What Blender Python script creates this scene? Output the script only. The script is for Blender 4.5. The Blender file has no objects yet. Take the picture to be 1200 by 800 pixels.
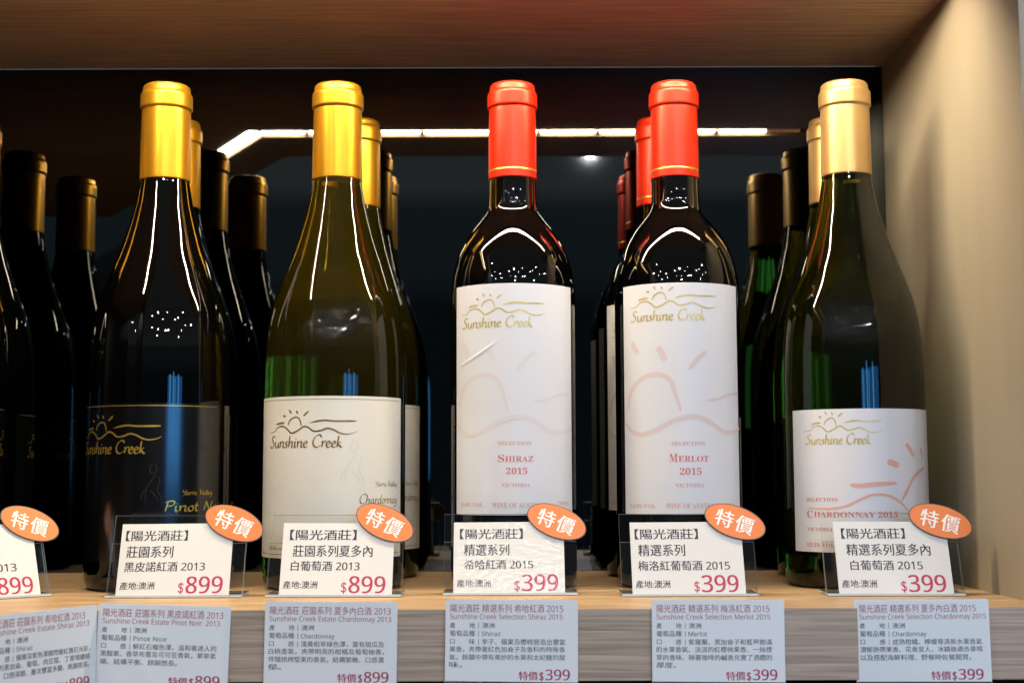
import bpy, bmesh, math, random
from mathutils import Vector, Matrix
random.seed(4)
SC = bpy.context.scene
COL = SC.collection
MM = 0.001
R = math.radians
sin, cos = math.sin, math.cos

# ------------------------------------------------------------------ camera
H = 64.0          # eye height above the shelf, mm
D = 820.0         # eye to the front row's axis, mm
PITCH = R(5.57)
F = 1620.0        # focal length in photo pixels (1200 wide)
cam = bpy.data.cameras.new('camera')
cam.lens = F / 1200 * 36
cam.sensor_width = 36
cam.clip_start = 0.01
cam.clip_end = 100
cam.dof.use_dof = True
cam.dof.focus_distance = 0.775
cam.dof.aperture_fstop = 13
camo = bpy.data.objects.new('camera', cam)
COL.objects.link(camo)
camo.matrix_world = (Matrix.Translation((0, -D * MM, H * MM)) @ Matrix.Rotation(R(90) + PITCH, 4, 'X')
                     @ Matrix.Rotation(R(-0.2), 4, 'Z'))
SC.camera = camo

# ------------------------------------------------------------------ world: the dim shop around the cabinet
W = bpy.data.worlds.new('World')
SC.world = W
W.use_nodes = True
nt = W.node_tree
bg = nt.nodes['Background']
tc = nt.nodes.new('ShaderNodeTexCoord')
sx = nt.nodes.new('ShaderNodeSeparateXYZ')
nt.links.new(tc.outputs['Generated'], sx.inputs[0])
rp = nt.nodes.new('ShaderNodeValToRGB')
rp.color_ramp.elements[0].position = 0.12
rp.color_ramp.elements[0].color = (0.010, 0.016, 0.022, 1)
rp.color_ramp.elements[1].position = 0.145
rp.color_ramp.elements[1].color = (0.028, 0.040, 0.048, 1)
for p_, c_ in ((0.192, (0.030, 0.042, 0.049, 1)), (0.206, (0.085, 0.098, 0.102, 1)), (0.4, (0.05, 0.056, 0.06, 1))):
    rp.color_ramp.elements.new(p_).color = c_
nt.links.new(sx.outputs['Z'], rp.inputs[0])
nt.links.new(rp.outputs[0], bg.inputs[0])
bg.inputs[1].default_value = 1.6

# ------------------------------------------------------------------ lamps of the shop
def area(name, loc, target, size, power, color, size_y=None, shape='DISK', spread=180):
    l = bpy.data.lights.new(name, 'AREA')
    l.shape = shape
    l.size = size * MM
    if size_y:
        l.size_y = size_y * MM
    l.energy = power
    l.color = color
    l.spread = R(spread)
    o = bpy.data.objects.new(name, l)
    COL.objects.link(o)
    o.location = Vector(loc) * MM
    o.rotation_euler = (Vector(target) - Vector(loc)).to_track_quat('-Z', 'Y').to_euler()
    return o

CEIL = 1300
SPOTS = [(300, -4120, 1.0)]
_r = random.Random(11)
for y0 in (-1500, -1950, -2500, -3200):                     # four crooked rows of small ceiling spots over the aisle
    for x0 in (-2300, -1250, -500, 150, 850, 1500, 2500):
        SPOTS.append((x0 + _r.uniform(-330, 330), y0 + _r.uniform(-260, 260), _r.choice((0.12, 0.2, 0.3, 0.5, 0.8, 1.2))))
for x, y, k in [p for p in SPOTS if not (p[1] > -1900 and abs(p[0]) < 900)]:
    area('ceiling_spotlight', (x, y, CEIL), (0, 0, 60), 14 + 16 * k, 6.6 * k, (0.97, 0.97, 1.0))
# blue-lit display across the aisle
area('blue_display_light', (385, -800, 142), (0, 0, 90), 400, 0.62, (0.06, 0.36, 1.0), 165, 'RECTANGLE')
for dx, wd_, pw, top in ((-150, 40, 0.10, 8), (-60, 26, 0.09, 20), (-15, 18, 0.05, -4), (75, 30, 0.10, 12)):
    area('blue_display_light', (385 + dx * 0.9, -780 + dx * 0.43, 140 + top), (0, 0, 90), wd_, pw, (0.10, 0.50, 1.0), 160, 'RECTANGLE')

# ------------------------------------------------------------------ exposure and sampling
SC.view_settings.view_transform = 'Standard'
SC.view_settings.look = 'None'
SC.view_settings.exposure = 0
SC.view_settings.gamma = 1
SC.cycles.use_denoising = True
SC.cycles.max_bounces = 12
SC.cycles.diffuse_bounces = 1
SC.cycles.glossy_bounces = 1
SC.cycles.transmission_bounces = 10
SC.cycles.transparent_max_bounces = 16
SC.cycles.sample_clamp_indirect = 6
SC.cycles.blur_glossy = 0.3

# ------------------------------------------------------------------ materials
def mat(name, base=(0.8, 0.8, 0.8), rough=0.5, metal=0.0, **kw):
    m = bpy.data.materials.new(name)
    m.use_nodes = True
    b = m.node_tree.nodes['Principled BSDF']
    b.inputs['Base Color'].default_value = (*base, 1)
    b.inputs['Roughness'].default_value = rough
    b.inputs['Metallic'].default_value = metal
    for k, v in kw.items():
        b.inputs[k.replace('_', ' ')].default_value = v
    return m

def noise_into(m, scale=(1, 1, 1), nscale=10, detail=6, c0=(0, 0, 0), c1=(1, 1, 1), p0=0.3, p1=0.7, bump=0.0, rough=None, distort=0.0):
    n = m.node_tree
    b = n.nodes['Principled BSDF']
    t = n.nodes.new('ShaderNodeTexCoord')
    mp = n.nodes.new('ShaderNodeMapping')
    mp.inputs['Scale'].default_value = scale
    nz = n.nodes.new('ShaderNodeTexNoise')
    nz.inputs['Scale'].default_value = nscale
    nz.inputs['Detail'].default_value = detail
    nz.inputs['Distortion'].default_value = distort
    r = n.nodes.new('ShaderNodeValToRGB')
    r.color_ramp.elements[0].position = p0
    r.color_ramp.elements[0].color = (*c0, 1)
    r.color_ramp.elements[1].position = p1
    r.color_ramp.elements[1].color = (*c1, 1)
    n.links.new(t.outputs['Object'], mp.inputs[0])
    n.links.new(mp.outputs[0], nz.inputs['Vector'])
    n.links.new(nz.outputs['Fac'], r.inputs[0])
    n.links.new(r.outputs[0], b.inputs['Base Color'])
    if bump:
        bp = n.nodes.new('ShaderNodeBump')
        bp.inputs['Strength'].default_value = bump
        bp.inputs['Distance'].default_value = 0.0004
        n.links.new(nz.outputs['Fac'], bp.inputs['Height'])
        n.links.new(bp.outputs[0], b.inputs['Normal'])
    if rough:
        mr = n.nodes.new('ShaderNodeMapRange')
        mr.inputs['To Min'].default_value = rough[0]
        mr.inputs['To Max'].default_value = rough[1]
        n.links.new(nz.outputs['Fac'], mr.inputs['Value'])
        n.links.new(mr.outputs[0], b.inputs['Roughness'])
    return m

M = {}
M['oak'] = noise_into(mat('oak_laminate', rough=0.45), (2.2, 45, 45), 9, 8, (0.34, 0.20, 0.095), (0.62, 0.42, 0.23), 0.36, 0.64, 0.25, (0.35, 0.55), 0.6)
M['oak_cool_lit'] = noise_into(mat('oak_front_cool_tint', rough=0.5), (1.5, 30, 62), 9, 7, (0.29, 0.21, 0.15), (0.56, 0.43, 0.325), 0.28, 0.7, 0.3, (0.4, 0.6), 0.8)  # same oak laminate; cool aisle light is mixed into its greyer colour
M['walnut'] = noise_into(mat('brown_laminate', rough=0.6, Specular_IOR_Level=0.2), (1.8, 50, 45), 9, 8, (0.46, 0.30, 0.19), (0.66, 0.46, 0.31), 0.35, 0.66, 0.25, (0.55, 0.7), 0.6)
M['panel'] = noise_into(mat('beige_laminate', rough=0.5), (22, 22, 0.9), 5, 5, (0.35, 0.298, 0.216), (0.37, 0.316, 0.23), 0.3, 0.7, 0.08, (0.45, 0.6), 0.3)
M['mirror'] = mat('black_mirror_glass', (0.105, 0.11, 0.11), 0.02, 1.0)
M['black'] = mat('black_lacquer', (0.006, 0.006, 0.006), 0.4)
M['red_glass'] = mat('black_red_wine_glass', (0.0008, 0.0008, 0.0008), 0.0, 0, IOR=1.52)
def glass(name, col, tr):
    return mat(name, col, 0.01, 0, Transmission_Weight=tr, IOR=1.45)
M['olive_glass'] = glass('olive_white_wine_glass', (0.34, 0.268, 0.013), 0.978)
M['green_glass'] = glass('green_white_wine_glass', (0.165, 0.185, 0.01), 0.991)
def foil(name, col, rough, metal):
    m = mat(name, col, rough, metal)
    n = m.node_tree
    b = n.nodes['Principled BSDF']
    t = n.nodes.new('ShaderNodeTexCoord')
    nz = n.nodes.new('ShaderNodeTexNoise')
    mp = n.nodes.new('ShaderNodeMapping')
    mp.inputs['Scale'].default_value = (1, 1, 0.12)
    nz.inputs['Scale'].default_value = 110
    nz.inputs['Detail'].default_value = 4
    n.links.new(t.outputs['Object'], mp.inputs[0])
    n.links.new(mp.outputs[0], nz.inputs['Vector'])
    bp = n.nodes.new('ShaderNodeBump')
    bp.inputs['Strength'].default_value = 0.4
    bp.inputs['Distance'].default_value = 0.0003
    n.links.new(nz.outputs['Fac'], bp.inputs['Height'])
    n.links.new(bp.outputs[0], b.inputs['Normal'])
    return m
M['gold_cap'] = foil('gold_foil_capsule', (0.56, 0.27, 0.016), 0.33, 0.8)
M['red_cap'] = foil('red_capsule', (0.62, 0.022, 0.004), 0.36, 0.5)
M['champagne_cap'] = foil('champagne_foil_capsule', (0.56, 0.35, 0.13), 0.38, 0.7)
M['gold_print'] = mat('gold_foil_print', (0.62, 0.42, 0.08), 0.32, 0.8)
M['gold_on_white'] = noise_into(mat('gold_ink', rough=0.4, metal=0.3), (1, 1, 1), 90, 2, (0.50, 0.38, 0.08), (0.68, 0.56, 0.22), 0.3, 0.7)
M['dark_gold'] = noise_into(mat('antique_gold_ink', rough=0.35, metal=0.5), (1, 1, 1), 110, 2, (0.13, 0.075, 0.012), (0.42, 0.25, 0.04), 0.35, 0.65)
def paper(name, col, rough=0.5, spec=0.4):
    m = mat(name, col, rough, 0, Specular_IOR_Level=spec)
    n = m.node_tree
    b = n.nodes['Principled BSDF']
    nz = n.nodes.new('ShaderNodeTexNoise')
    nz.inputs['Scale'].default_value = 1800
    t = n.nodes.new('ShaderNodeTexCoord')
    n.links.new(t.outputs['Object'], nz.inputs['Vector'])
    bp = n.nodes.new('ShaderNodeBump')
    bp.inputs['Strength'].default_value = 0.12
    bp.inputs['Distance'].default_value = 0.0001
    n.links.new(nz.outputs['Fac'], bp.inputs['Height'])
    n.links.new(bp.outputs[0], b.inputs['Normal'])
    return m
M['white_label'] = paper('white_label_paper', (0.70, 0.695, 0.71), 0.42, 0.5)
M['cream_label'] = paper('cream_label_paper', (0.72, 0.685, 0.59), 0.42, 0.5)
M['black_label'] = paper('black_satin_label', (0.003, 0.003, 0.003), 0.17, 0.95)
M['card'] = paper('white_card', (0.66, 0.65, 0.625), 0.5, 0.3)
M['desc_card'] = mat('laminated_card', (0.86, 0.865, 0.85), 0.3, 0, Coat_Weight=0.3, Coat_Roughness=0.12)
M['navy'] = mat('navy_band', (0.03, 0.035, 0.05), 0.35)
M['pink_print'] = mat('pale_pink_ink', (0.68, 0.56, 0.535), 0.5)
M['peach_print'] = mat('very_pale_peach_ink', (0.69, 0.64, 0.615), 0.5)
M['rose_print'] = mat('rose_ink', (0.72, 0.40, 0.32), 0.5)
M['red_ink'] = mat('brick_red_ink', (0.62, 0.16, 0.12), 0.5)
M['soft_red_ink'] = mat('soft_red_ink', (0.66, 0.33, 0.28), 0.5)
M['black_ink'] = mat('black_ink', (0.022, 0.022, 0.025), 0.5)
M['soft_black_ink'] = mat('charcoal_ink', (0.045, 0.05, 0.055), 0.5)
M['crimson_ink'] = mat('crimson_ink', (0.42, 0.018, 0.075), 0.5)
M['dusty_red_ink'] = mat('dusty_red_ink', (0.42, 0.09, 0.11), 0.5)
M['white_ink'] = mat('white_ink', (0.86, 0.84, 0.82), 0.5)
M['orange'] = mat('orange_sticker', (0.74, 0.20, 0.045), 0.4)
M['sticker_edge'] = mat('clear_sticker_edge', (0.10, 0.11, 0.12), 0.15)
M['emboss'] = mat('embossed_black', (0.016, 0.016, 0.017), 0.2)
M['emboss_pale'] = mat('embossed_cream', (0.67, 0.635, 0.55), 0.4)

def acrylic():
    m = bpy.data.materials.new('clear_acrylic')
    m.use_nodes = True
    n = m.node_tree
    n.nodes.remove(n.nodes['Principled BSDF'])
    out = n.nodes['Material Output']
    tr = n.nodes.new('ShaderNodeBsdfTransparent')
    tr.inputs[0].default_value = (0.99, 0.995, 0.993, 1)
    gl = n.nodes.new('ShaderNodeBsdfGlossy')
    gl.inputs['Roughness'].default_value = 0.02
    fr = n.nodes.new('ShaderNodeFresnel')
    fr.inputs[0].default_value = 1.45
    mx = n.nodes.new('ShaderNodeMixShader')
    n.links.new(fr.outputs[0], mx.inputs[0])
    n.links.new(tr.outputs[0], mx.inputs[1])
    n.links.new(gl.outputs[0], mx.inputs[2])
    n.links.new(mx.outputs[0], out.inputs[0])
    return m
M['acrylic'] = acrylic()
M['acrylic_edge'] = mat('acrylic_cut_edge', (0.75, 0.78, 0.76), 0.25, 0, Alpha=0.55)
led = bpy.data.materials.new('led_glow')
led.use_nodes = True
def film():
    m = M['acrylic'].copy()
    m.name = 'crinkled_film'
    n = m.node_tree
    t = n.nodes.new('ShaderNodeTexCoord')
    nz = n.nodes.new('ShaderNodeTexNoise')
    nz.inputs['Scale'].default_value = 300
    nz.inputs['Detail'].default_value = 3
    n.links.new(t.outputs['Object'], nz.inputs['Vector'])
    bp = n.nodes.new('ShaderNodeBump')
    bp.inputs['Strength'].default_value = 0.8
    bp.inputs['Distance'].default_value = 0.0006
    n.links.new(nz.outputs['Fac'], bp.inputs['Height'])
    for nd in n.nodes:
        if nd.type in ('BSDF_GLOSSY', 'FRESNEL'):
            n.links.new(bp.outputs[0], nd.inputs['Normal'])
        if nd.type == 'BSDF_GLOSSY':
            nd.inputs['Roughness'].default_value = 0.12
    return m
def _fix(m):
    n = m.node_tree
    fr = [d for d in n.nodes if d.type == 'FRESNEL'][0]
    mx = [d for d in n.nodes if d.type == 'MIX_SHADER'][0]
    n.nodes.remove(fr)
    mx.inputs[0].default_value = 0.035
    return m
M['film'] = _fix(film())
b = led.node_tree.nodes['Principled BSDF']
b.inputs['Base Color'].default_value = (0.8, 0.75, 0.6, 1)
b.inputs['Emission Color'].default_value = (1.0, 0.84, 0.60, 1)
b.inputs['Emission Strength'].default_value = 200
M['led'] = led
M['copper'] = mat('copper_pad', (0.55, 0.2, 0.06), 0.35, 0.7)

# ------------------------------------------------------------------ object helpers
def add_obj(name, verts, faces, m, parent=None, smooth=True, mats=None, fmat=None, sharp=None):
    me = bpy.data.meshes.new(name)
    me.from_pydata([Vector(v) * MM for v in verts], [], faces)
    for mm in (mats or [m]):
        me.materials.append(mm)
    if fmat:
        me.polygons.foreach_set('material_index', fmat)
    if smooth:
        me.polygons.foreach_set('use_smooth', [True] * len(me.polygons))
        if sharp is not None:
            me.set_sharp_from_angle(angle=R(sharp))
    me.update()
    o = bpy.data.objects.new(name, me)
    COL.objects.link(o)
    if parent:
        o.parent = parent
    return o

def thing(name, label, cat, loc=(0, 0, 0), rz=0, group=None):
    o = bpy.data.objects.new(name, None)
    o.empty_display_size = 0.02
    COL.objects.link(o)
    o.location = Vector(loc) * MM
    o.rotation_euler = (0, 0, rz)
    o['label'] = label
    o['category'] = cat
    if group:
        o['group'] = group
    return o

def copy_tree(o, parent=None):
    c = o.copy()
    COL.objects.link(c)
    c.parent = parent
    for ch in list(o.children):
        copy_tree(ch, c)
    return c

class Buf:
    """collects polygons for one mesh"""
    def __init__(s):
        s.v, s.f, s.m = [], [], []
    def box(s, x0, x1, y0, y1, z0, z1, mi=0, fn=None):
        b = len(s.v)
        p = [(x0, y0, z0), (x1, y0, z0), (x1, y1, z0), (x0, y1, z0), (x0, y0, z1), (x1, y0, z1), (x1, y1, z1), (x0, y1, z1)]
        s.v += [fn(q) if fn else q for q in p]
        fs = [(0, 3, 2, 1), (4, 5, 6, 7), (0, 1, 5, 4), (1, 2, 6, 5), (2, 3, 7, 6), (3, 0, 4, 7)]
        s.f += [tuple(b + i for i in f) for f in fs]
        s.m += ([mi] * 6 if isinstance(mi, int) else list(mi))
    def prism(s, poly, z0, z1, mi=0, side=None):
        b = len(s.v)
        n = len(poly)
        s.v += [(x, y, z0) for x, y in poly] + [(x, y, z1) for x, y in poly]
        s.f.append(tuple(b + i for i in reversed(range(n))))
        s.f.append(tuple(b + n + i for i in range(n)))
        s.m += [mi, mi]
        for i in range(n):
            j = (i + 1) % n
            s.f.append((b + i, b + j, b + n + j, b + n + i))
            s.m.append(mi if side is None else side)
    def add(s, verts, faces, mi=0):
        b = len(s.v)
        s.v += verts
        s.f += [tuple(b + i for i in f) for f in faces]
        s.m += [mi] * len(faces)
    def build(s, name, mats, parent=None, smooth=False, sharp=None):
        if not isinstance(mats, list):
            mats = [mats]
        return add_obj(name, s.v, s.f, None, parent, smooth, mats, s.m, sharp)

def bevel(o, w, seg=2):
    me = o.data
    bm = bmesh.new()
    bm.from_mesh(me)
    bmesh.ops.remove_doubles(bm, verts=bm.verts, dist=1e-7)
    bmesh.ops.bevel(bm, geom=list(bm.edges), offset=w * MM, segments=seg, profile=0.5, affect='EDGES')
    bm.to_mesh(me)
    bm.free()
    me.update()

def catmull(pts, n=8):
    if len(pts) < 3:
        (x0, y0), (x1, y1) = pts
        return [(x0 + (x1 - x0) * i / 4, y0 + (y1 - y0) * i / 4) for i in range(5)]
    out = []
    P = [pts[0]] + list(pts) + [pts[-1]]
    for i in range(1, len(P) - 2):
        p0, p1, p2, p3 = P[i - 1:i + 3]
        for k in range(n):
            t = k / n
            out.append(tuple(0.5 * (2 * p1[j] + (p2[j] - p0[j]) * t + (2 * p0[j] - 5 * p1[j] + 4 * p2[j] - p3[j]) * t * t
                                    + (3 * p1[j] - p0[j] - 3 * p2[j] + p3[j]) * t ** 3) for j in (0, 1)))
    out.append(tuple(pts[-1]))
    return out

def lathe(name, prof, m, parent, seg=96, close_top=True, close_bot=True, sharp=None, z_off=0):
    v, f = [], []
    n = len(prof)
    for (r, z) in prof:
        for k in range(seg):
            a = 2 * math.pi * k / seg
            v.append((r * sin(a), -r * cos(a), z + z_off))
    for i in range(n - 1):
        for k in range(seg):
            k2 = (k + 1) % seg
            f.append((i * seg + k, i * seg + k2, (i + 1) * seg + k2, (i + 1) * seg + k))
    if close_bot:
        f.append(tuple(reversed(range(seg))))
    if close_top:
        f.append(tuple((n - 1) * seg + k for k in range(seg)))
    return add_obj(name, v, f, m, parent, True, sharp=sharp)

# ------------------------------------------------------------------ lettering
def fam(s, up, lo, dg):
    r = ''
    for c in s:
        if 'A' <= c <= 'Z':
            r += chr(up + ord(c) - 65)
        elif 'a' <= c <= 'z':
            r += chr(lo + ord(c) - 97)
        elif c.isdigit() and c.isascii():
            r += chr(dg + ord(c) - 48)
        else:
            r += c
    return r
sans = lambda s: fam(s, 0x1D5A0, 0x1D5BA, 0x1D7E2)
sansb = lambda s: fam(s, 0x1D5D4, 0x1D5EE, 0x1D7EC)
serif = lambda s: fam(s, 0x1D400, 0x1D41A, 0x1D7CE)
_tcache = {}
def text2d(s, bold=0.0):
    """filled outline of a line of text, size 1, as flat verts and faces, with its bounds"""
    key = (s, bold)
    if key not in _tcache:
        c = bpy.data.curves.new('text', 'FONT')
        c.body = s
        c.size = 1
        c.resolution_u = 3
        c.offset = bold
        o = bpy.data.objects.new('text', c)
        COL.objects.link(o)
        bpy.context.view_layer.update()
        me = bpy.data.meshes.new_from_object(o.evaluated_get(bpy.context.evaluated_depsgraph_get()))
        v = [(p.co.x, p.co.y) for p in me.vertices]
        f = [tuple(p.vertices) for p in me.polygons]
        bpy.data.objects.remove(o)
        bpy.data.curves.remove(c)
        bpy.data.meshes.remove(me)
        xs = [p[0] for p in v]
        ys = [p[1] for p in v]
        _tcache[key] = (v, f, min(xs), max(xs), min(ys), max(ys))
    return _tcache[key]

def put_text(buf, s, x0, x1, y0, y1, place, bold=0.0, mi=0, off=0.0):
    """fit the ink of s into the box x0..x1, y0..y1 and add it through place(x, y, off)"""
    v, f, ax, bx, ay, by = text2d(s)
    em = (x1 - x0) / (bx - ax)
    for k in ((0,) if not bold else (-bold, bold)):
        q = [place(x0 + k * em + (x - ax) / (bx - ax) * (x1 - x0), y0 + (y - ay) / (by - ay) * (y1 - y0), off + (0.006 if k > 0 else 0)) for x, y in v]
        buf.add(q, f, mi)

def ribbon(buf, pts, wid, place, mi=0, off=0.0, taper=(1, 1), n=8, nib=None):
    p = catmull(pts, n)
    L = len(p)
    vs, fs = [], []
    for i, (x, y) in enumerate(p):
        a = p[max(i - 1, 0)]
        b2 = p[min(i + 1, L - 1)]
        dx, dy = b2[0] - a[0], b2[1] - a[1]
        d = math.hypot(dx, dy) or 1
        t = i / (L - 1)
        w = wid * 0.5
        e = 0.18
        if t < e:
            w *= taper[0] + (1 - taper[0]) * (t / e)
        if t > 1 - e:
            w *= taper[1] + (1 - taper[1]) * ((1 - t) / e)
        if nib is not None:
            w *= 0.38 + 0.62 * abs(sin(math.atan2(dy, dx) - nib))
        nx, ny = -dy / d * w, dx / d * w
        vs += [place(x + nx, y + ny, off), place(x - nx, y - ny, off)]
    fs = [(2 * i, 2 * i + 1, 2 * i + 3, 2 * i + 2) for i in range(L - 1)]
    buf.add(vs, fs, mi)

GLY = {
 'u': (1.0, [[(0, .75), (.1, 1), (.15, .4), (.3, 0), (.55, .15), (.7, .6), (.78, 1)], [(.78, 1), (.75, .4), (.85, .02), (1.05, .15)]]),
 'n': (.93, [[(0, .8), (.12, 1), (.15, .5), (.12, 0)], [(.13, .5), (.35, .9), (.6, 1), (.68, .7), (.65, .25), (.75, 0), (.95, .15)]]),
 's': (.62, [[(0, .1), (.25, 0), (.45, .2), (.35, .5), (.15, .75), (.3, 1), (.5, .9)]]),
 'h': (.92, [[(.18, 2), (.14, 1), (.1, 0)], [(.12, .5), (.35, .9), (.58, .98), (.65, .7), (.62, .25), (.72, 0), (.92, .15)]]),
 'i': (.44, [[(.05, .8), (.15, 1), (.13, .4), (.22, 0), (.42, .15)], [(.2, 1.4), (.25, 1.55)]]),
 'e': (.68, [[(.1, .5), (.45, .6), (.5, .85), (.32, 1), (.1, .75), (.08, .35), (.25, .02), (.5, .05), (.68, .25)]]),
 'r': (.6, [[(0, .8), (.15, 1), (.15, .5), (.12, 0)], [(.15, .55), (.3, .9), (.5, 1), (.58, .88)]]),
 'k': (.8, [[(.18, 2), (.14, 1), (.1, 0)], [(.58, .95), (.35, .7), (.14, .5)], [(.2, .52), (.45, .2), (.62, 0), (.8, .12)]]),
 'S': (1.05, [[(1, 1.7), (.75, 1.95), (.4, 1.85), (.3, 1.5), (.5, 1.15), (.75, .8), (.75, .3), (.4, 0), (.05, .1), (-.05, .35)]]),
 'C': (1.2, [[(1.1, 1.6), (1.05, 1.95), (.75, 2.1), (.3, 1.7), (.1, 1), (.2, .35), (.55, 0), (.9, .1), (1.15, .4)]]),
 'P': (1.0, [[(.3, 1.9), (.25, 1), (.15, 0)], [(.05, 1.6), (.3, 1.9), (.8, 1.95), (.95, 1.5), (.7, 1.05), (.3, 1)]]),
 'N': (1.2, [[(.05, .1), (.2, 1), (.25, 1.9)], [(.25, 1.9), (.55, .9), (.85, 0)], [(.85, 0), (.95, 1.2), (1.15, 2)]]),
 'o': (.7, [[(.35, 1), (.1, .75), (.08, .3), (.3, 0), (.55, .2), (.58, .7), (.38, 1), (.3, .9)]]),
 't': (.52, [[(.22, 1.7), (.17, .6), (.22, .1), (.4, .02), (.5, .15)], [(-.02, 1.05), (.42, 1.12)]]),
 'Y': (.95, [[(0, 1.9), (.2, 1.2), (.45, 1), (.75, 1.3)], [(.95, 1.95), (.8, 1), (.55, 0), (.2, -.4)]]),
 'V': (1.0, [[(0, 1.8), (.2, 1.9), (.35, .8), (.42, 0)], [(.42, 0), (.8, 1.2), (1.1, 1.9)]]),
 'a': (.86, [[(.6, .9), (.35, 1), (.1, .7), (.1, .25), (.3, 0), (.52, .25), (.62, .95)], [(.62, .95), (.58, .35), (.68, .02), (.88, .15)]]),
 'l': (.42, [[(.22, 2), (.15, 1), (.15, .25), (.25, 0), (.42, .15)]]),
 'y': (.82, [[(0, .8), (.12, 1), (.15, .45), (.3, .1), (.5, .25), (.62, 1)], [(.62, 1), (.58, .2), (.45, -.6), (.15, -.8), (.1, -.55)]]),
 'd': (.86, [[(.6, .9), (.35, 1), (.1, .7), (.1, .25), (.3, 0), (.52, .25), (.62, .95)], [(.72, 2), (.64, 1), (.6, .3), (.7, .02), (.88, .15)]]),
}
def put_script(buf, s, x0, x1, y0, xh, place, pen=0.3, slant=0.22, mi=0, off=0.0):
    adv = sum(GLY[c][0] if c != ' ' else .55 for c in s)
    k = (x1 - x0) / adv
    x = 0
    j = 0
    for c in s:
        if c == ' ':
            x += .55
            continue
        a, strokes = GLY[c]
        for st in strokes:
            pts = [(x0 + (x + px + slant * py * xh / k * 0.5) * k, y0 + py * xh) for px, py in st]
            ribbon(buf, pts, pen * xh, place, mi, off + 0.004 * (j % 4), (.5, .5), 6, R(35))
            j += 1
        x += a

# the sun-over-hills mark; units: photo pixels of an eightfold enlargement, y downwards
MARK = [
 ([(85, 280), (150, 275), (200, 235), (260, 228), (300, 250), (345, 290), (400, 270), (450, 235), (490, 240), (535, 275), (590, 270),
   (640, 250), (690, 265), (730, 290), (780, 303), (830, 295), (870, 275)], 11, (.2, .2)),
 ([(312, 218), (330, 175), (370, 150), (400, 150), (420, 172), (434, 225)], 10, (.7, .7)),
 ([(180, 209), (220, 200), (275, 195)], 13, (.3, .4)),
 ([(258, 130), (288, 137)], 14, (.5, .5)),
 ([(320, 80), (343, 110)], 11, (.4, .8)),
 ([(388, 88), (403, 114)], 12, (.5, .8)),
 ([(452, 135), (496, 92)], 12, (.8, .3)),
 ([(500, 202), (560, 186), (620, 178), (700, 185), (800, 184), (862, 183)], 12, (.1, .4)),
]
def put_mark(buf, x0, x1, y0, place, pen=1.0, mi=0, off=0.0, tall=0.84):
    """the emblem with its name: text ink from x0 to x1, baseline y0"""
    k = (x1 - x0) / 675.0
    for j, (pts, w, tp) in enumerate(MARK):
        ribbon(buf, [(x0 + (x - 100) * k, y0 + (420 - y) * k * tall) for x, y in pts], w * k * 1.1 * pen, place, mi, off + 0.004 * (j % 3), tp)
    put_script(buf, 'Sunshine Creek', x0, x1 - 20 * k, y0, 53 * k * tall, place, 0.33 * pen, 0.22, mi, off + 0.01)

# ------------------------------------------------------------------ photo measurements to millimetres on the front row
def z_at(py, d=D):
    t = (400 - py) / F
    return H + d * (sin(PITCH) + t * cos(PITCH)) / (cos(PITCH) - t * sin(PITCH))

def to_label(bx, r):
    """a point measured on the photo -> (arc length, height) on a label of radius r on the bottle whose axis is at bx"""
    def fn(px, py):
        d = D - r * 0.8
        for _ in range(3):
            z = z_at(py, d)
            zc = d * cos(PITCH) + (z - H) * sin(PITCH)
            x = (px - 600) / F * zc - bx
            s_ = max(-0.995, min(0.995, x / r))
            th = math.asin(s_)
            d = D - r * cos(th)
        return th * r, z
    return fn

def wrap(r):
    def fn(s, z, off=0.0):
        a = s / r
        q = r + off
        return (q * sin(a), -q * cos(a), z)
    return fn

# ------------------------------------------------------------------ cabinet
cab = thing('display_cabinet', 'oak wine display cabinet with dark mirror back and recessed light strip', 'display cabinet', (0, 0, 0))
ZT = 350          # underside of the upper board
WX = 261          # inner face of the side panel
YM = 129          # face of the mirror
YF = -141         # front of the shelf
CX = -203         # where the front turns towards the viewer
wd = (-0.5, -0.866)
bf = Buf()
poly = [(WX, YM), (-640, YM), (-640, -420), (CX + wd[0] * 330, YF + wd[1] * 330), (CX, YF), (WX - 9, YF), (WX - 9, YF + 14), (WX, YF + 14)]
bf.prism(poly, -34, 0, 0, 1)
o = bf.build('shelf_board', [M['oak'], M['oak_cool_lit']], cab)
o['label'] = 'lower oak shelf board with front edge grain tinted grey as in cool light'
# upper board: top sheet, and two lower layers leaving the groove of the light strip
G0, G1 = -69, -48
bf = Buf()
bf.prism([(WX, YM), (-640, YM), (-640, -420), (CX + wd[0] * 330, YF + wd[1] * 330), (CX, YF), (WX, YF)], ZT + 13.003, ZT + 32)
nx, ny = 0.866, -0.5                                       # wing front normal
P1 = (-211, G0)
P2 = (-211 - 0.5 * 200, G0 - 0.866 * 200)
bf.prism([(WX, YM), (-640, YM), (-640, -420), (P2[0] - 21 * .866 - 110, P2[1] + 10 - 190), (P2[0] - 21 * .866, P2[1] + 21 * .5), (P1[0] - 12, G1), (WX, G1)], ZT, ZT + 13)
bf.prism([(WX, G0), P1, P2, (CX + wd[0] * 330, YF + wd[1] * 330), (CX, YF), (WX, YF)], ZT, ZT + 13)
o = bf.build('upper_board', [M['walnut']], cab)
o['label'] = 'brown upper board seen from below'
bf = Buf()
bf.box(WX, WX + 20, -129, YM + 20, -420, ZT + 60)
o = bf.build('side_panel', [M['panel']], cab)
bf = Buf()
bf.box(-640, WX - 0.5, YM, YM + 5, 0.4, ZT - 0.4)
bf.build('mirror_back', [M['mirror']], cab)
bf = Buf()
bf.box(-640, WX - 0.5, YM - 30, YM + 5, -420, -34.5)
bf.box(-660, -641, -520, YM + 5, -420, ZT + 30)
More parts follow.
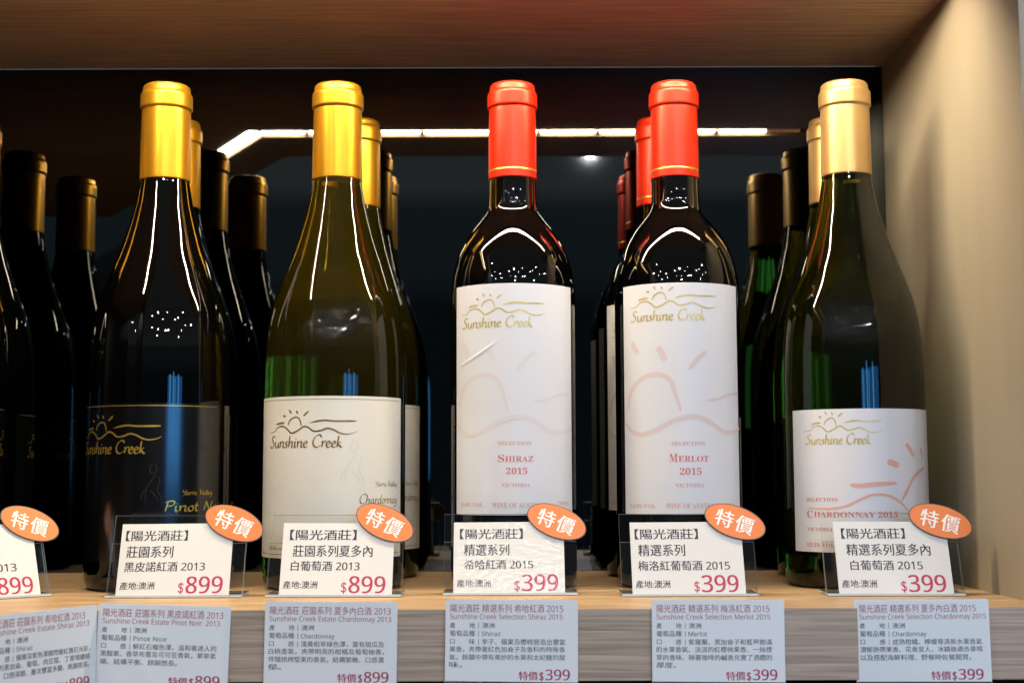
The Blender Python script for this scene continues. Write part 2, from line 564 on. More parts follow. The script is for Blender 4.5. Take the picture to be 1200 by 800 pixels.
bf.box(-640, WX - 0.5, YF, YM - 30.5, -420, -400)
bf.build('back_panel', [M['black']], cab)
# unseen dark screen, added to keep the left of the mirror black
bf = Buf()
bf.prism([(-278, -271), (-653, -921), (-661, -916), (-286, -266)], -400, ZT - 0.3)
bf.build('wing_view_blocker', [M['black']], cab)
# unseen black baffles added in the groove to soak up bounced light
bf = Buf()
bf.box(-205, WX - 0.5, G1 - 1.0, G1 - 0.2, ZT + 0.1, ZT + 12.5)
bf.box(-205, WX - 0.5, G0 + 0.5, G1 - 1.1, ZT + 12.2, ZT + 12.9)
bf.build('groove_light_baffle', [M['black']], cab)
# light strip on the front wall of the groove
bf = Buf()
pads = Buf()
def wedge(a, b_, buf):
    # 45 degree aluminium-profile strip: glowing face looks down and back
    a, b_ = Vector(a), Vector(b_)
    d = (b_ - a).normalized()
    n = Vector((-d.y, d.x))
    if n.y < 0:
        n = -n
    vs = []
    for p in (a, b_):
        for t, z in ((0.5, ZT + 2.5), (8.0, ZT + 7.0), (0.5, ZT + 7.1)):
            q = p + n * t
            vs.append((q.x, q.y, z))
    buf.add(vs, [(0, 3, 4, 1)], 0)
    buf.add(vs, [(0, 1, 2), (3, 5, 4), (1, 4, 5, 2), (2, 5, 3, 0)], 1)
def strip(a, b_, z0, z1, t0, t1, buf, lo=0.0, hi=1.0):
    a, b_ = Vector(a), Vector(b_)
    d = (b_ - a).normalized()
    n = Vector((d.y, -d.x))
    if n.y < 0 and abs(n.y) > abs(n.x):
        n = -n
    if abs(n.x) > abs(n.y) and n.x > 0:
        n = -n
    L = (b_ - a).length
    p = [a + d * (L * lo) + n * t0, a + d * (L * hi) + n * t0, a + d * (L * hi) + n * t1, a + d * (L * lo) + n * t1]
    area2 = sum(p[i].x * p[(i + 1) % 4].y - p[(i + 1) % 4].x * p[i].y for i in range(4))
    if area2 < 0:
        p.reverse()
    buf.prism([(q.x, q.y) for q in p], z0, z1)
wedge((P1[0], G0), (215, G0), bf)
wedge(P1, (P2[0] + 3, P2[1] + 5), bf)
ls = bf.build('light_strip', [M['led'], M['black']], cab)
for px in (359, 495, 632, 702, 842):
    x = (px - 600) * 1160 / F
    strip((x - 1.8, G0), (x + 1.8, G0), ZT + 1.2, ZT + 4.0, 0.6, 4.2, pads)
pads.build('solder_pad', [M['copper']], ls)
dim = Buf()  # copper end of the strip; emission stands in for light falling on it
wedge((215.3, G0), (244, G0), dim)
dm = led.copy()
dm.name = 'copper_end_glow'
dm.node_tree.nodes['Principled BSDF'].inputs['Emission Color'].default_value = (1.0, 0.36, 0.10, 1)
dm.node_tree.nodes['Principled BSDF'].inputs['Emission Strength'].default_value = 1.1
dim.build('glowing_copper_end', [dm, M['black']], ls)

# ------------------------------------------------------------------ bottles
def curve_profile(ctrl, n=6):
    return catmull(ctrl, n)

Y2Z = lambda py: z_at(py)
BURG = [(14.1, 303.0 - 62), (14.3, Y2Z(207)), (15.3, Y2Z(222)), (17.6, Y2Z(245)), (23.2, Y2Z(283)), (30.6, Y2Z(322)), (37.2, Y2Z(360)),
        (40.2, Y2Z(395)), (41.3, Y2Z(435)), (41.5, Y2Z(475)), (41.5, 60), (41.5, 10)]
BORD = [(13.8, 303.0 - 62), (14.0, Y2Z(210)), (14.2, Y2Z(232)), (15.0, Y2Z(247)), (18.2, Y2Z(257)), (25.6, Y2Z(275)), (32.0, Y2Z(297)),
        (35.7, Y2Z(322)), (36.9, Y2Z(345)), (37.0, Y2Z(370)), (37.0, 60), (37.0, 10)]
def body_profile(ctrl):
    p = catmull(ctrl[:-1], 7) + [ctrl[-1]]
    rb = ctrl[-1][0]
    p += [(rb - 0.5, 5), (rb - 2, 1.6), (rb - 5, 0.2), (rb - 8, 0.0), (2.0, 0.15)]
    return [(r, z) for r, z in reversed(p)]

ZTOP = 300.2
def cap_profile(zb, r0):
    t = ZTOP
    return [(r0 + 0.45, zb), (r0 + 0.85, zb + 0.05), (r0 + 0.86, zb + 0.8), (r0 + 0.6, t - 30), (r0 + 0.38, t - 17.4), (r0 + 0.22, t - 16.2), (r0 + 0.22, t - 15.7),
            (r0 + 0.95, t - 15.3), (r0 + 1.35, t - 14.8), (r0 + 1.42, t - 14.2), (r0 + 1.36, t - 7.6), (r0 + 1.26, t - 6.6), (r0 + 0.75, t - 5.6), (r0 + 0.25, t - 5.1), (r0 + 0.05, t - 4.6),
            (r0 + 0.0, t - 2.6), (r0 - 0.35, t - 1.4), (r0 - 1.3, t - 0.55), (r0 - 2.6, t - 0.2), (r0 - 5.5, t)]
def refine(prof):
    out = []
    for (a, b2) in zip(prof, prof[1:]):
        out.append(a)
        if abs(b2[1] - a[1]) > 6:
            out.append(((a[0] * .93 + b2[0] * .07), a[1] * .93 + b2[1] * .07))
            out.append(((a[0] * .07 + b2[0] * .93), a[1] * .07 + b2[1] * .93))
    return out + [prof[-1]]

def bottle(kind, glassm, capm, label, loc, rz=0):
    t = thing('wine_bottle', label, 'wine bottle', loc, rz, 'wine bottles on the shelf')
    ctrl = BURG if kind == 'burgundy' else BORD
    lathe('glass_body', body_profile(ctrl), glassm, t)
    r0 = 14.1 if kind == 'burgundy' else 13.7
    zb = z_at(206 if capm is not M['champagne_cap'] else 203, D - 15)
    c = lathe('capsule', refine(cap_profile(zb, r0)), capm, t)
    if capm is M['red_cap']:
        for dz, h in ((4.2, 1.5),):
            lathe('gold_ring', [(r0 + 0.70, zb + dz), (r0 + 0.83, zb + dz + .1), (r0 + 0.82, zb + dz + h - .1), (r0 + 0.66, zb + dz + h)], M['gold_print'], c, close_top=False, close_bot=False)
    return t

def curved_label(name, r, a0, a1, z0, z1, m, parent, thick=0.16):
    n = max(8, int((a1 - a0) / 2.2))
    v, f = [], []
    for i in range(n + 1):
        a = R(a0 + (a1 - a0) * i / n)
        for q, z in ((r + 0.02, z0), (r + thick, z0), (r + thick, z1), (r + 0.02, z1)):
            v.append((q * sin(a), -q * cos(a), z))
    for i in range(n):
        b0, b1 = 4 * i, 4 * i + 4
        for k in range(4):
            k2 = (k + 1) % 4
            f.append((b0 + k2, b0 + k, b1 + k, b1 + k2))
    f.append((0, 1, 2, 3))
    f.append((4 * n + 3, 4 * n + 2, 4 * n + 1, 4 * n))
    return add_obj(name, v, f, m, parent, True, sharp=40)

RB, RX = 41.5, 37.0
X1, X2, X3, X4, X5 = -208.8, -105.0, 0.7, 98.5, 202.0
INK = 0.22        # printing stands this far out from the glass

# --- bottle 1: dark bottle, black label
b1 = bottle('burgundy', M['red_glass'], M['gold_cap'], 'dark bottle with gold capsule and black label lettered in gold, front row', (X1, 0, 0))
la = curved_label('label', RB, -84, 69, z_at(655, D - 25), z_at(471, D - 35), M['black_label'], b1)
curved_label('back_label', RB, 82, 175, z_at(648, D - 25), z_at(482, D - 30), M['black_label'], b1)
L = to_label(X1, RB)
w = wrap(RB + INK)
ink = Buf()
def span(Lf, xa, xb, yb, yt):
    (s0, z0), (s1, _) = Lf(xa, yb), Lf(xb, yb)
    _, z1 = Lf((xa + xb) / 2, yt)
    return s0, s1, Lf((xa + xb) / 2, yb)[1], z1
s0, s1, zb_, _ = span(L, 112, 171, 530, 520)
put_mark(ink, -RB * R(66), s1 + 1, zb_ + 0.3, w, 1.1)
ink.build('gold_emblem', [M['gold_print']], la)
ink = Buf()
s0, s1, z0, z1 = span(L, 213, 247, 578, 574)
put_script(ink, 'Yarra Valley', s0, s1, z0, 1.5, w, 0.34, 0.3)
s0, s1, z0, z1 = span(L, 191, 256, 597, 590)
put_script(ink, 'Pinot Noir', s0, s1, z0, 2.9, w, 0.36, 0.3)
ztop = z_at(473.5, D - 40)
ribbon(ink, [(R(-80 + 6 * i) * RB, ztop) for i in range(25)], 0.45, w, 0, 0, (.4, .4))
ink.build('wine_lettering', [M['gold_print']], la)
emb = Buf()
def figure(buf, L_, x, y, k, place):
    for st in ([(0, 0), (-6, 4), (-8, 12), (-3, 17), (3, 12), (2, 4), (0, 0)], [(2, 18), (-4, 26), (-12, 38), (-16, 52), (-15, 68)],
               [(6, 20), (8, 30), (4, 42), (10, 56), (12, 72)], [(-8, 44), (0, 52), (6, 62)], [(-12, 40), (-20, 48), (-24, 60)]):
        ribbon(buf, [L_(x + px * k, y + py * k) for px, py in st], 0.7, place, 0, 0, (.3, .3))
figure(emb, L, 181, 541, 0.72, w)
emb.build('embossed_figure', [M['emboss']], la)

# --- bottle 2: white wine, cream label
b2 = bottle('burgundy', M['olive_glass'], M['gold_cap'], 'olive white wine bottle with gold capsule and cream label, front row', (X2, 0, 0))
la = curved_label('label', RB, -88, 73, z_at(652, D - 25), z_at(463, D - 40), M['cream_label'], b2)
L = to_label(X2, RB)
w = wrap(RB + INK)
ink = Buf()
s0, s1, zb_, _ = span(L, 317, 404, 523, 515)
put_mark(ink, s0, s1, zb_, w, 1.0)
ink.build('gold_emblem', [M['dark_gold']], la)
ink = Buf()
s0, s1, z0, z1 = span(L, 439, 464, 569, 564)
put_script(ink, 'Yarra Valley', s0, s1, z0, 1.6, w, 0.26, 0.3)
s0, s1, z0, z1 = span(L, 420, 464, 589, 580)
put_script(ink, 'Chardonnay', s0, s1, z0, 2.6, w, 0.26, 0.3)
for py in (467, 649):
    zz = z_at(py, D - 38)
    ribbon(ink, [(R(-86 + 6.5 * i) * RB, zz) for i in range(25)], 0.3, w)
s0, s1, z0, z1 = span(L, 314, 331, 643, 639)
put_text(ink, serif('13.5% vol'), s0, s1, z0, z1, w)
ink.build('wine_lettering', [M['dark_gold']], la)
emb = Buf()
figure(emb, L, 417, 515, 0.8, w)
emb.build('embossed_figure', [M['emboss_pale']], la)

# --- bottles 3 and 4: red capsules, tall white labels
def big_mark(buf, L_, place, mi=0):
    """the enlarged hills print; measured on the fourth bottle"""
    q = lambda x, y: L_(700 + x * .375, 320 + y * .375)
    for j, (pts, wd_, tp) in enumerate((
        ([(98, 425), (102, 385), (118, 352), (150, 325), (195, 318), (228, 338), (245, 385), (260, 432)], 2.6, (.6, .5)),
        ([(88, 468), (108, 495), (140, 505), (185, 490), (230, 465), (290, 448), (340, 460), (390, 495), (425, 499), (442, 487)], 2.6, (.5, .6)),
        ([(108, 218), (116, 235), (127, 255)], 3.4, (.4, .5)), ([(188, 232), (200, 250), (212, 276)], 3.6, (.4, .3)),
        ([(341, 248), (315, 268), (285, 305)], 2.8, (.9, .1)), ([(335, 402), (380, 394), (410, 382), (438, 378)], 1.7, (.1, .8)))):
        ribbon(buf, [q(*p) for p in pts], wd_, place, mi, 0.004 * (j % 3), tp)

def claret(bx, cap_label, grape, zoom, txt_mat, print_mat, pct, lx, crease):
    b_ = bottle('bordeaux', M['red_glass'], M['red_cap'], cap_label, (bx, 0, 0))
    (xa, xb) = lx
    Lf = to_label(bx, RX)
    a0, a1 = math.degrees(Lf(xa, 480)[0] / RX), math.degrees(Lf(xb, 480)[0] / RX)
    la_ = curved_label('label', RX, a0, a1, z_at(603, D - 33), z_at(332, D - 36), M['white_label'], b_)
    bk = curved_label('back_label', RX, 100, 262, z_at(603, D), z_at(352, D), M['white_label'], b_)
    wf = wrap(RX + INK)
    k = Buf()
    put_mark(k, Lf(zoom['mark'][0], 383)[0], Lf(zoom['mark'][1], 383)[0], Lf(600, 383)[1] + .2, wf, 1.05)
    k.build('gold_emblem', [M['gold_on_white']], la_)
    k = Buf()
    big_mark(k, lambda x, y: to_label(X4, RX)(x, y), wf)
    k.build('hill_print', [print_mat], la_)
    k = Buf()
    k2 = Buf()
    for s, xa_, xb_, yb_, yt_, soft in zoom['text']:
        s0_, s1_, z0_, z1_ = span(Lf, xa_, xb_, yb_, yt_)
        put_text(k2 if soft else k, serif(s), s0_, s1_, z0_, z1_, wf)
    k.build('name_lettering', [M['red_ink']], la_)
    k2.build('small_lettering', [M['soft_red_ink']], la_)
    if crease:
        k = Buf()
        vs = []
        pts = [Lf(*p) for p in catmull([(541, 428), (552, 421), (565, 412), (575, 405), (584, 397)], 5)]
        n_ = len(pts)
        for i, (s_, z_) in enumerate(pts):
            t_ = i / (n_ - 1)
            hgt = 0.6 * sin(math.pi * min(1, .12 + t_ * .88)) * (1 - .35 * t_)
            vs += [wf(s_ - .7, z_ + 0.9, -.05), wf(s_, z_, hgt - .05), wf(s_ + .7, z_ - 0.9, -.05)]
        fs = []
        for i in range(n_ - 1):
            fs += [(3 * i, 3 * i + 1, 3 * i + 4, 3 * i + 3), (3 * i + 1, 3 * i + 2, 3 * i + 5, 3 * i + 4)]
        k.add(vs, fs)
        k.build('crease', [M['white_label']], la_, True)
    return b_

b3 = claret(X3, 'red capsuled bottle with tall white label reading Shiraz, creased at upper left', 'SHIRAZ', dict(
    mark=(542.5, 627), text=[('SELECTION', 583.3, 622.8, 521.2, 516.8, 1), ('S', 583, 590.5, 541, 532.3, 0), ('HIRAZ', 591.5, 624.6, 540.8, 534, 0),
                           ('2015', 592.5, 617.5, 555.2, 547.6, 0), ('VICTORIA', 586.7, 620.7, 570.3, 565.8, 1), ('15.0% VOL', 539.5, 565.5, 593.3, 588.5, 1),
                           ('WINE OF AUSTRALIA', 576, 643, 594.6, 588.8, 1), ('750ML', 653, 665.5, 591.5, 587.3, 1)]),
    None, M['peach_print'], '15.0%', (535.2, 669), True)
b4 = claret(X4, 'red capsuled bottle with tall white label reading Merlot, smooth, over pink hills', 'MERLOT', dict(
    mark=(740, 829), text=[('SELECTION', 786.7, 826, 522.3, 517.8, 1), ('M', 784, 793.5, 541.8, 532, 0), ('ERLOT', 794.5, 830, 541.6, 534.4, 0),
                         ('2015', 796, 821.6, 556.7, 548.5, 0), ('VICTORIA', 790.6, 824.8, 571.4, 566.7, 1), ('14.0% VOL', 738, 768, 595.5, 590.5, 1),
                         ('WINE OF AUSTRALIA', 779.5, 845, 596, 590, 1), ('750ML', 849, 860, 594, 590, 1)]),
    None, M['pink_print'], '14.0%', (732, 864.5), False)

# --- bottle 5: white wine, champagne capsule, white label turned to the right
b5 = bottle('burgundy', M['green_glass'], M['champagne_cap'], 'dark green bottle with champagne capsule and white label beside the beige side panel, front row', (X5, 0, 0))
L = to_label(X5, RB)
a0, a1 = math.degrees(L(933, 560)[0] / RB), 82
la = curved_label('label', RB, a0, a1, z_at(648, D - 33), z_at(480, D - 40), M['white_label'], b5)
w = wrap(RB + INK)
q6 = lambda x, y: L(920 + x / 4.21, 470 + y / 4.21)
ink = Buf()
put_mark(ink, q6(102, 218)[0], q6(432, 218)[0], q6(267, 216)[1], w, 1.05, 0, 0, 0.92)
ink.build('gold_emblem', [M['gold_on_white']], la)
ink = Buf()
for j, (pts, wd_, tp) in enumerate((
    ([(112, 530), (200, 536), (290, 525), (370, 490), (430, 468), (500, 470), (560, 500), (605, 545)], 1.5, (.3, .5)),
    ([(572, 500), (602, 440), (632, 382), (668, 345), (684, 340)], 2.0, (.3, .8)),
    ([(595, 215), (610, 238), (632, 278)], 2.6, (.5, .4)), ([(668, 235), (675, 285)], 2.6, (.4, .4)),
    ([(502, 303), (530, 312), (558, 325)], 3.4, (.2, .7)), ([(315, 415), (360, 422), (440, 415), (548, 410)], 2.4, (.1, .5)))):
    ribbon(ink, [q6(*p) for p in pts], wd_, w, 0, 0.004 * (j % 3), tp)
ink.build('hill_print', [M['rose_print']], la)
ink = Buf()
ink2 = Buf()
for s, xa, xb, yb, yt, soft in (('SELECTION', 105, 258, 499, 481, 1), ('C', 108, 136, 580, 541, 0), ('HARDONNAY 2015', 141, 552, 579, 549, 0),
                                ('VICTORIA', 108, 232, 645, 627, 1), ('13.5% VOL', 106, 240, 723, 702, 1)):
    (s0, z0), (s1, _) = q6(xa, yb), q6(xb, yb)
    z0, z1 = q6((xa + xb) / 2, yb)[1], q6((xa + xb) / 2, yt)[1]
    put_text(ink2 if soft else ink, serif(s), s0, s1, z0, z1, w)
ink.build('name_lettering', [M['red_ink']], la)
ink2.build('small_lettering', [M['red_ink']], la)

# --- the bottles behind, copies of the front ones
def again(src, label, x, y, rz=0):
    c = copy_tree(src)
    c.location = Vector((x, y, 0)) * MM
    c.rotation_euler = (0, 0, rz)
    c['label'] = label
    return c
DY = 84.3
again(b1, 'dark gold capsuled bottle directly behind the black label bottle', X1 - 13, DY, R(8))
again(b2, 'gold capsuled white wine bottle directly behind the cream label bottle', X2 + 3, DY, R(14))
again(b4, 'red capsuled bottle peeking out left behind the Merlot bottle', X4 - 1, DY, R(-10))
again(b5, 'champagne capsuled bottle directly behind the bottle beside the side panel', X5 + 11, DY + 1, R(10))
again(b1, 'dark bottle at the left edge of the photo, cut off by the frame', -345, -2, R(158))
again(b1, 'dark bottle in the unlit left corner, nearest the mirror', -356, DY, R(150))

# ------------------------------------------------------------------ price tags in acrylic holders
LEAN = R(20)
def lean_frame():
    v = Vector((0, sin(LEAN), cos(LEAN)))
    n = Vector((0, -cos(LEAN), sin(LEAN)))
    def fn(x, y, off=0.0):
        p = v * y + n * off
        return (x, p.y, p.z)
    return fn
LF = lean_frame()
CW, CH = 60.5, 40.0
def tag(label, loc, rz, lines, price, sticker_x, card_dx=0.0, sticker_rot=-21, card_rot=0.0, crinkled=False):
    t = thing('price_tag', label, 'price tag', loc, rz, 'price tags on the shelf')
    hb = Buf()
    sh = lambda p: LF(p[0], p[2], -p[1])
    HW = 36.3
    sheetm = (1, 1, 0, 1, 0, 1)
    hb.box(-HW, HW, 2.2, 3.7, 1.2, 47, sheetm, sh)
    hb.box(-HW, HW, 0.4, 1.6, 1.2, 30.5, sheetm, sh)
    hb.box(-HW, HW, -1.2, 3.7, 0.0, 1.15, 1, sh)
    hb.box(-HW, HW, 3.8, 26, 0.25, 1.7, (0, 0, 1, 1, 1, 1))
    hb.build('acrylic_holder', [M['acrylic'], M['acrylic_edge']], t)
    cb = Buf()
    cr, sr = cos(card_rot), sin(card_rot)
    cx = -CW / 2 + card_dx
    def CP(x, y, off=0.0):                     # card coordinates: from its lower left corner
        u, v_ = x - CW / 2, y
        return LF(cx + CW / 2 + u * cr - v_ * sr, 1.4 + u * sr + v_ * cr, off)
    cb.box(0, CW, -0.1, 0.15, 0, CH, 0, lambda p: CP(p[0], p[2], -p[1]))
    card = cb.build('price_card', [M['card']], t)
    k = Buf()
    kr = Buf()
    px = lambda x: (x - 185) / 7.89
    py = lambda y: CH - (y - 120) / 7.89 / 0.945
    for s, xa, xb, yb, yt in lines:
        put_text(k, s, px(xa), px(xb), py(yb), py(yt), CP, 0.015, 0, 0.16)
    put_text(k, '產地:澳洲', px(200), px(345), py(393), py(361), CP, 0.012, 0, 0.16)
    put_text(kr, '$', px(446), px(469), py(414), py(366), CP, 0.0, 0, 0.16)
    put_text(kr, sansb(price) if False else sans(price), px(479), px(632), py(411), py(341), CP, 0.016, 0, 0.16)
    k.build('wine_lettering', [M['black_ink']], card)
    kr.build('price_lettering', [M['crimson_ink']], card)
    if crinkled:
        fb = Buf()
        fb.add([CP(0.5, 0.5, 0.3), CP(CW - 0.5, 0.5, 0.3), CP(CW - 0.5, CH - 0.5, 0.3), CP(0.5, CH - 0.5, 0.3)], [(0, 1, 2, 3)])
        fb.build('crinkled_film', [M['film']], card)
    # oval special-offer sticker
    a, b_ = 16.6, 8.7
    ang = R(sticker_rot)
    scx, scy = cx + sticker_x, 1.4 + CH - 0.2
    def SP(x, y, off=0.0):
        return LF(scx + x * cos(ang) - y * sin(ang), scy + x * sin(ang) + y * cos(ang), 1.0 + off)
    def oval(a_, b2_, n0, n1, m, name, par):
        N = 48
        e = [(a_ * cos(2 * math.pi * i / N), b2_ * sin(2 * math.pi * i / N)) for i in range(N)]
        vv = [SP(x, y, n0) for x, y in e] + [SP(x, y, n1) for x, y in e]
        ff = [tuple(range(N, 2 * N)), tuple(reversed(range(N)))] + [(i, (i + 1) % N, N + (i + 1) % N, N + i) for i in range(N)]
        return add_obj(name, vv, ff, m, par, False)
    st = oval(a, b_, 0.25, 0.45, M['orange'], 'offer_sticker', t)
    oval(a + 0.55, b_ + 0.5, 0.0, 0.24, M['sticker_edge'], 'sticker_backing', st)
    k = Buf()
    sk = lambda x, y, off=0.0: SP(x, y, off)
    put_text(k, '特', -10.6, -1.2, -5.0, 4.6, sk, 0.018, 0, 0.5)
    put_text(k, '價', 0.6, 10.2, -5.0, 4.8, sk, 0.018, 0, 0.5)
    k.build('offer_lettering', [M['white_ink']], st)
    return t

def tag_place(px, py):
    d = H * F / 1.0
    # ground point under a photo position
    t = (400 - py) / F
    d = -H * (cos(PITCH) - t * sin(PITCH)) / (sin(PITCH) + t * cos(PITCH))
    zc = d * cos(PITCH) - H * sin(PITCH)
    return (px - 600) / F * zc, d - D, 0.0

T1 = '【陽光酒莊】'
tag('price tag with orange sticker cut off at the left edge, turned to the right', (-278, -82, 0), R(44),
    [(T1, 217, 500, 192, 148), ('莊園系列', 232, 436, 262, 213), ('希哈紅酒 ' + sans('2013'), 228, 570, 320, 279)], '899', 59, 0.5)
tag('price tag of 899 in front of the black label bottle', tag_place(202, 699), R(1), [(T1, 205, 468, 192, 148), ('莊園系列', 214, 412, 262, 213), ('黑皮諾紅酒 ' + sans('2013'), 211, 552, 320, 279)], '899', 60.5, -0.8, -23, R(0.4))
tag('price tag of 899 in front of the cream label bottle', tag_place(389.5, 699), R(0), [(T1, 215, 500, 192, 148), ('莊園系列夏多內', 232, 572, 262, 213), ('白葡萄酒 ' + sans('2013'), 228, 520, 320, 279)], '899', 55.4, 1.0, -26, R(-0.3))
tag('price tag of 399 with plastic glare in front of the Shiraz bottle', tag_place(597, 697.5), R(0), [(T1, 212, 484, 192, 148), ('精選系列', 230, 425, 262, 213), ('希哈紅酒 ' + sans('2015'), 232, 527, 320, 279)], '399', 56.5, -0.6, -22, R(0.3), True)
tag('price tag of 399 in front of the Merlot bottle', tag_place(808, 699.5), R(0), [(T1, 205, 475, 192, 148), ('精選系列', 217, 416, 262, 213), ('梅洛紅葡萄酒 ' + sans('2015'), 214, 602, 322, 281)], '399', 57.2, -0.4, -20, R(0.2))
tag('price tag of 399 at the right end before the side panel', tag_place(1049.5, 700), R(-2), [(T1, 217, 485, 192, 148), ('精選系列夏多內', 232, 585, 262, 213), ('白葡萄酒 ' + sans('2015'), 243, 545, 322, 281)], '399', 57.8, 0.3, -17)

# ------------------------------------------------------------------ description cards on the shelf front
def desc(label, px, ptop, rz, tilt, zh, en, grape, sense, body_lines, price, en_end=1075, zh_end=1070, yplane=YF - 1.2, width=64.0, loc=None, crinkled=False):
    # card centre position in the plane of the shelf front
    d = D + yplane
    z = z_at(ptop, d)
    zc = d * cos(PITCH) + (z - H) * sin(PITCH)
    x = (px - 600) / F * zc
    t = thing('description_card', label, 'description card', loc or (x, yplane, z), rz, 'wine description cards on the shelf front')
    ct, st_ = cos(R(tilt)), sin(R(tilt))
    hw = width / 2
    def P(x_, y_, off=0.0):
        u = x_ - hw
        return (u * ct - y_ * st_, -off, u * st_ + y_ * ct)
    kx = width / 1080.0
    X = lambda v: (v - 45) * kx
    Yv = lambda v: -(v - 28) * kx
    cb = Buf()
    N = [(0.8, 0), (0, -0.8), (0, -50), (width, -50), (width, -0.8), (width - 0.8, 0)]
    front = [P(a_, b_, 0.4) for a_, b_ in N]
    back = [P(a_, b_, 0) for a_, b_ in N]
    n = len(N)
    cb.add(front + back, [tuple(range(n)), tuple(reversed(range(n, 2 * n)))] + [(i, n + i, n + (i + 1) % n, (i + 1) % n) for i in range(n)])
    card = cb.build('card_sheet', [M['desc_card']], t)
    k, kd = Buf(), Buf()
    o_ = 0.45
    put_text(k, zh, X(85), X(zh_end), Yv(132), Yv(66), P, 0.004, 0, o_)
    put_text(k, sans(en), X(83), X(en_end), Yv(198 if 'y' in en.lower() else 186), Yv(142), P, 0.004, 0, o_)
    k.build('title_lettering', [M['dusty_red_ink']], card)
    kp = Buf()
    put_text(kp, '特價', X(645), X(798), Yv(672), Yv(602), P, 0.02, 0, o_)
    put_text(kp, '$', X(812), X(846), Yv(680), Yv(606), P, 0.012, 0, o_)
    put_text(kp, sans(price), X(862), X(1058), Yv(671), Yv(585), P, 0.016, 0, o_)
    kp.build('price_lettering', [M['crimson_ink']], card)
    put_text(kd, '產', X(82), X(126), Yv(258), Yv(214), P, 0.006, 0, o_)
    put_text(kd, '地', X(240), X(286), Yv(258), Yv(214), P, 0.006, 0, o_)
    put_text(kd, '澳洲', X(345), X(446), Yv(258), Yv(214), P, 0.006, 0, o_)
    put_text(kd, '葡萄品種', X(82), X(286), Yv(323), Yv(277), P, 0.006, 0, o_)
    put_text(kd, sans(grape), X(342), X(342 + 27.5 * len(grape) * (1.0 if len(grape) > 6 else 0.92)), Yv(333 if 'y' in grape else 321), Yv(283), P, 0.004, 0, o_)
    put_text(kd, '口', X(84), X(122), Yv(384), Yv(347), P, 0.006, 0, o_)
    put_text(kd, sense, X(240), X(284), Yv(388), Yv(344), P, 0.006, 0, o_)
    for yb in (258, 323, 390):
        ribbon(kd, [(X(316), Yv(yb + 2)), (X(316), Yv(yb - 44))], 0.25, P, 0, o_)
    rows = [(342, 390), (80, 450), (80, 514), (80, 574)]
    for (xa, yb), s in zip(rows, body_lines):
        end = xa + len(s) * 52.2
        put_text(kd, s, X(xa), X(min(end, 1060)), Yv(yb), Yv(yb - 47), P, 0.006, 0, o_)
    kd.build('body_lettering', [M['soft_black_ink']], card)
    bb = Buf()
    q = [(0.15, Yv(682)), (0.15, -49.8), (width - 0.15, -49.8), (width - 0.15, Yv(688))]
    bb.add([P(a_, b_, 0.44) for a_, b_ in q], [(0, 1, 2, 3)])
    band = bb.build('navy_band', [M['navy']], card)
    if crinkled:
        fb = Buf()
        fb.add([P(0.8, -49, 0.55), P(width - 0.8, -49, 0.55), P(width - 0.8, -0.8, 0.55), P(0.8, -0.8, 0.55)], [(0, 1, 2, 3)])
        fb.build('crinkled_film', [M['film']], card)
    kw = Buf()
    put_text(kw, '陽光酒莊', X(70), X(360), Yv(770), Yv(694), P, 0.01, 0, 0.48)
    kw.build('band_lettering', [M['white_ink']], band)
    return t

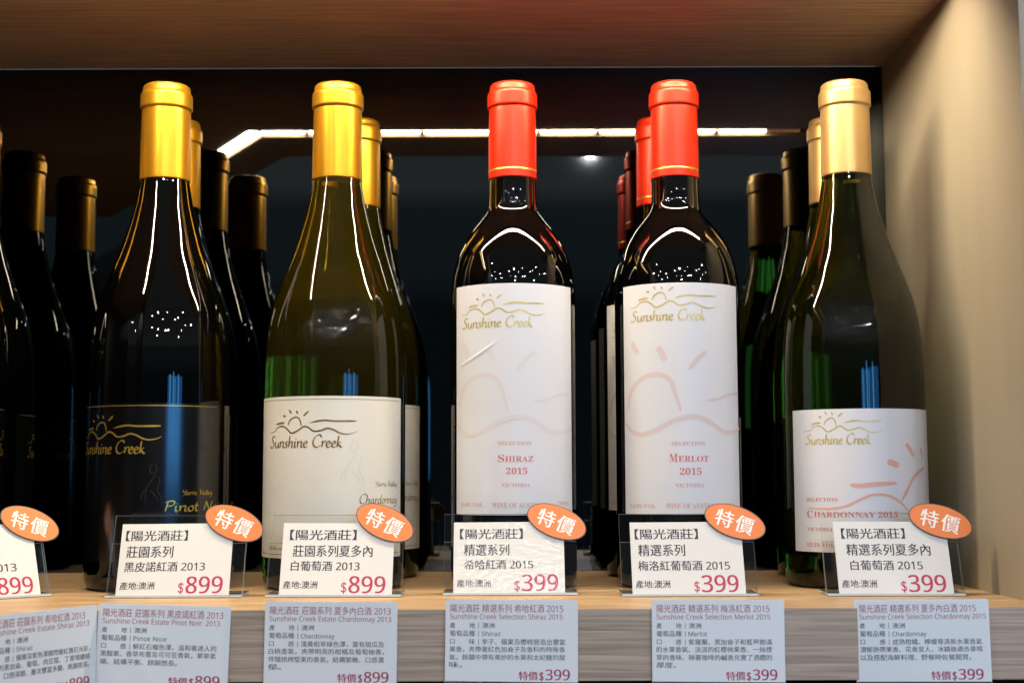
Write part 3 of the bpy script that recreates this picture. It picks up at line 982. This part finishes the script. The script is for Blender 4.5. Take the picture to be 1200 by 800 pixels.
desc('card with the Shiraz 2013 description, angled at the far left edge', 0, 0, R(58), 0, '陽光酒莊 莊園系列 希哈紅酒 ' + sans('2013'), 'Sunshine Creek Estate Shiraz 2013', 'Shiraz', '感',
     ['優雅深紫色澤微閃著紅寶石光彩，', '濃郁的黑加侖、葡萄、肉豆蔻、丁香塊纏繞', '在口、口感深順、層次豐富多變、尾韻悠長。'], '899', 1045, 1000,
     loc=(CX - 0.5 * 33 + 1.6, YF - 0.866 * 33 - 1.0, z_at(706.5, 676)))
desc('card with the Pinot Noir 2013 description, hanging slightly crooked', 192.5, 707, 0, -1.8, '陽光酒莊 莊園系列 黑皮諾紅酒 ' + sans('2013'), 'Sunshine Creek Estate Pinot Noir  2013', 'Pinot Noir', '感',
     ['鮮紅石榴色澤，溫和著迷人的', '黑醋栗、香草布蕾及可可豆香氣，單寧柔', '順、結構平衡、餘韻悠長。'], '899', 1040, 1065)
desc('card with the Chardonnay 2013 description', 387.5, 704, 0, -0.6, '陽光酒莊 莊園系列 夏多內白酒 ' + sans('2013'), 'Sunshine Creek Estate Chardonnay 2013', 'Chardonnay', '感',
     ['淺黃稻草綠色澤，富有甜瓜及', '白桃香氣，夾帶明亮的柑橘及葡萄柚香，', '伴隨烘烤堅果的香氣，結構緊緻、口感濃', '郁。'], '899')
desc('card with the Shiraz 2015 description, under the Shiraz price tag', 598.7, 702, 0, -0.5, '陽光酒莊 精選系列 希哈紅酒 ' + sans('2015'), 'Sunshine Creek Selection Shiraz 2015', 'Shiraz', '味',
     ['李子、蘋果及櫻桃營造出豐富', '果香，夾帶著紅色加侖子及香料的特殊香', '氣，餘韻中帶有美妙的水果和太妃糖的甜', '味。'], '399', 1000, 1005)
desc('card with the Merlot 2015 description', 840, 703, 0, -0.2, '陽光酒莊 精選系列 梅洛紅酒 ' + sans('2015'), 'Sunshine Creek Selection Merlot 2015', 'Merlot', '感',
     ['紫羅蘭、黑加侖子和藍莓飽滿', '的水果香氣、淡淡的紅櫻桃果香、一絲煙', '草的香味、映著咖啡的鹹香充實了酒體的', '厚度。'], '399', 1010, 1005)
desc('card with the Chardonnay 2015 description, shiny, at the right end', 1078, 703.5, R(-3), 0.6, '陽光酒莊 精選系列 夏多內白酒 ' + sans('2015'), 'Sunshine Creek Selection Chardonnay 2015', 'Chardonnay', '感',
     ['成熟柑橘、檸檬等清新水果香氣', '濃郁熱帶果香、花香宜人，冰鎮後適合單喝', '以及搭配海鮮料理、野餐時佐餐開胃。'], '399', 1100, 1020, crinkled=True)
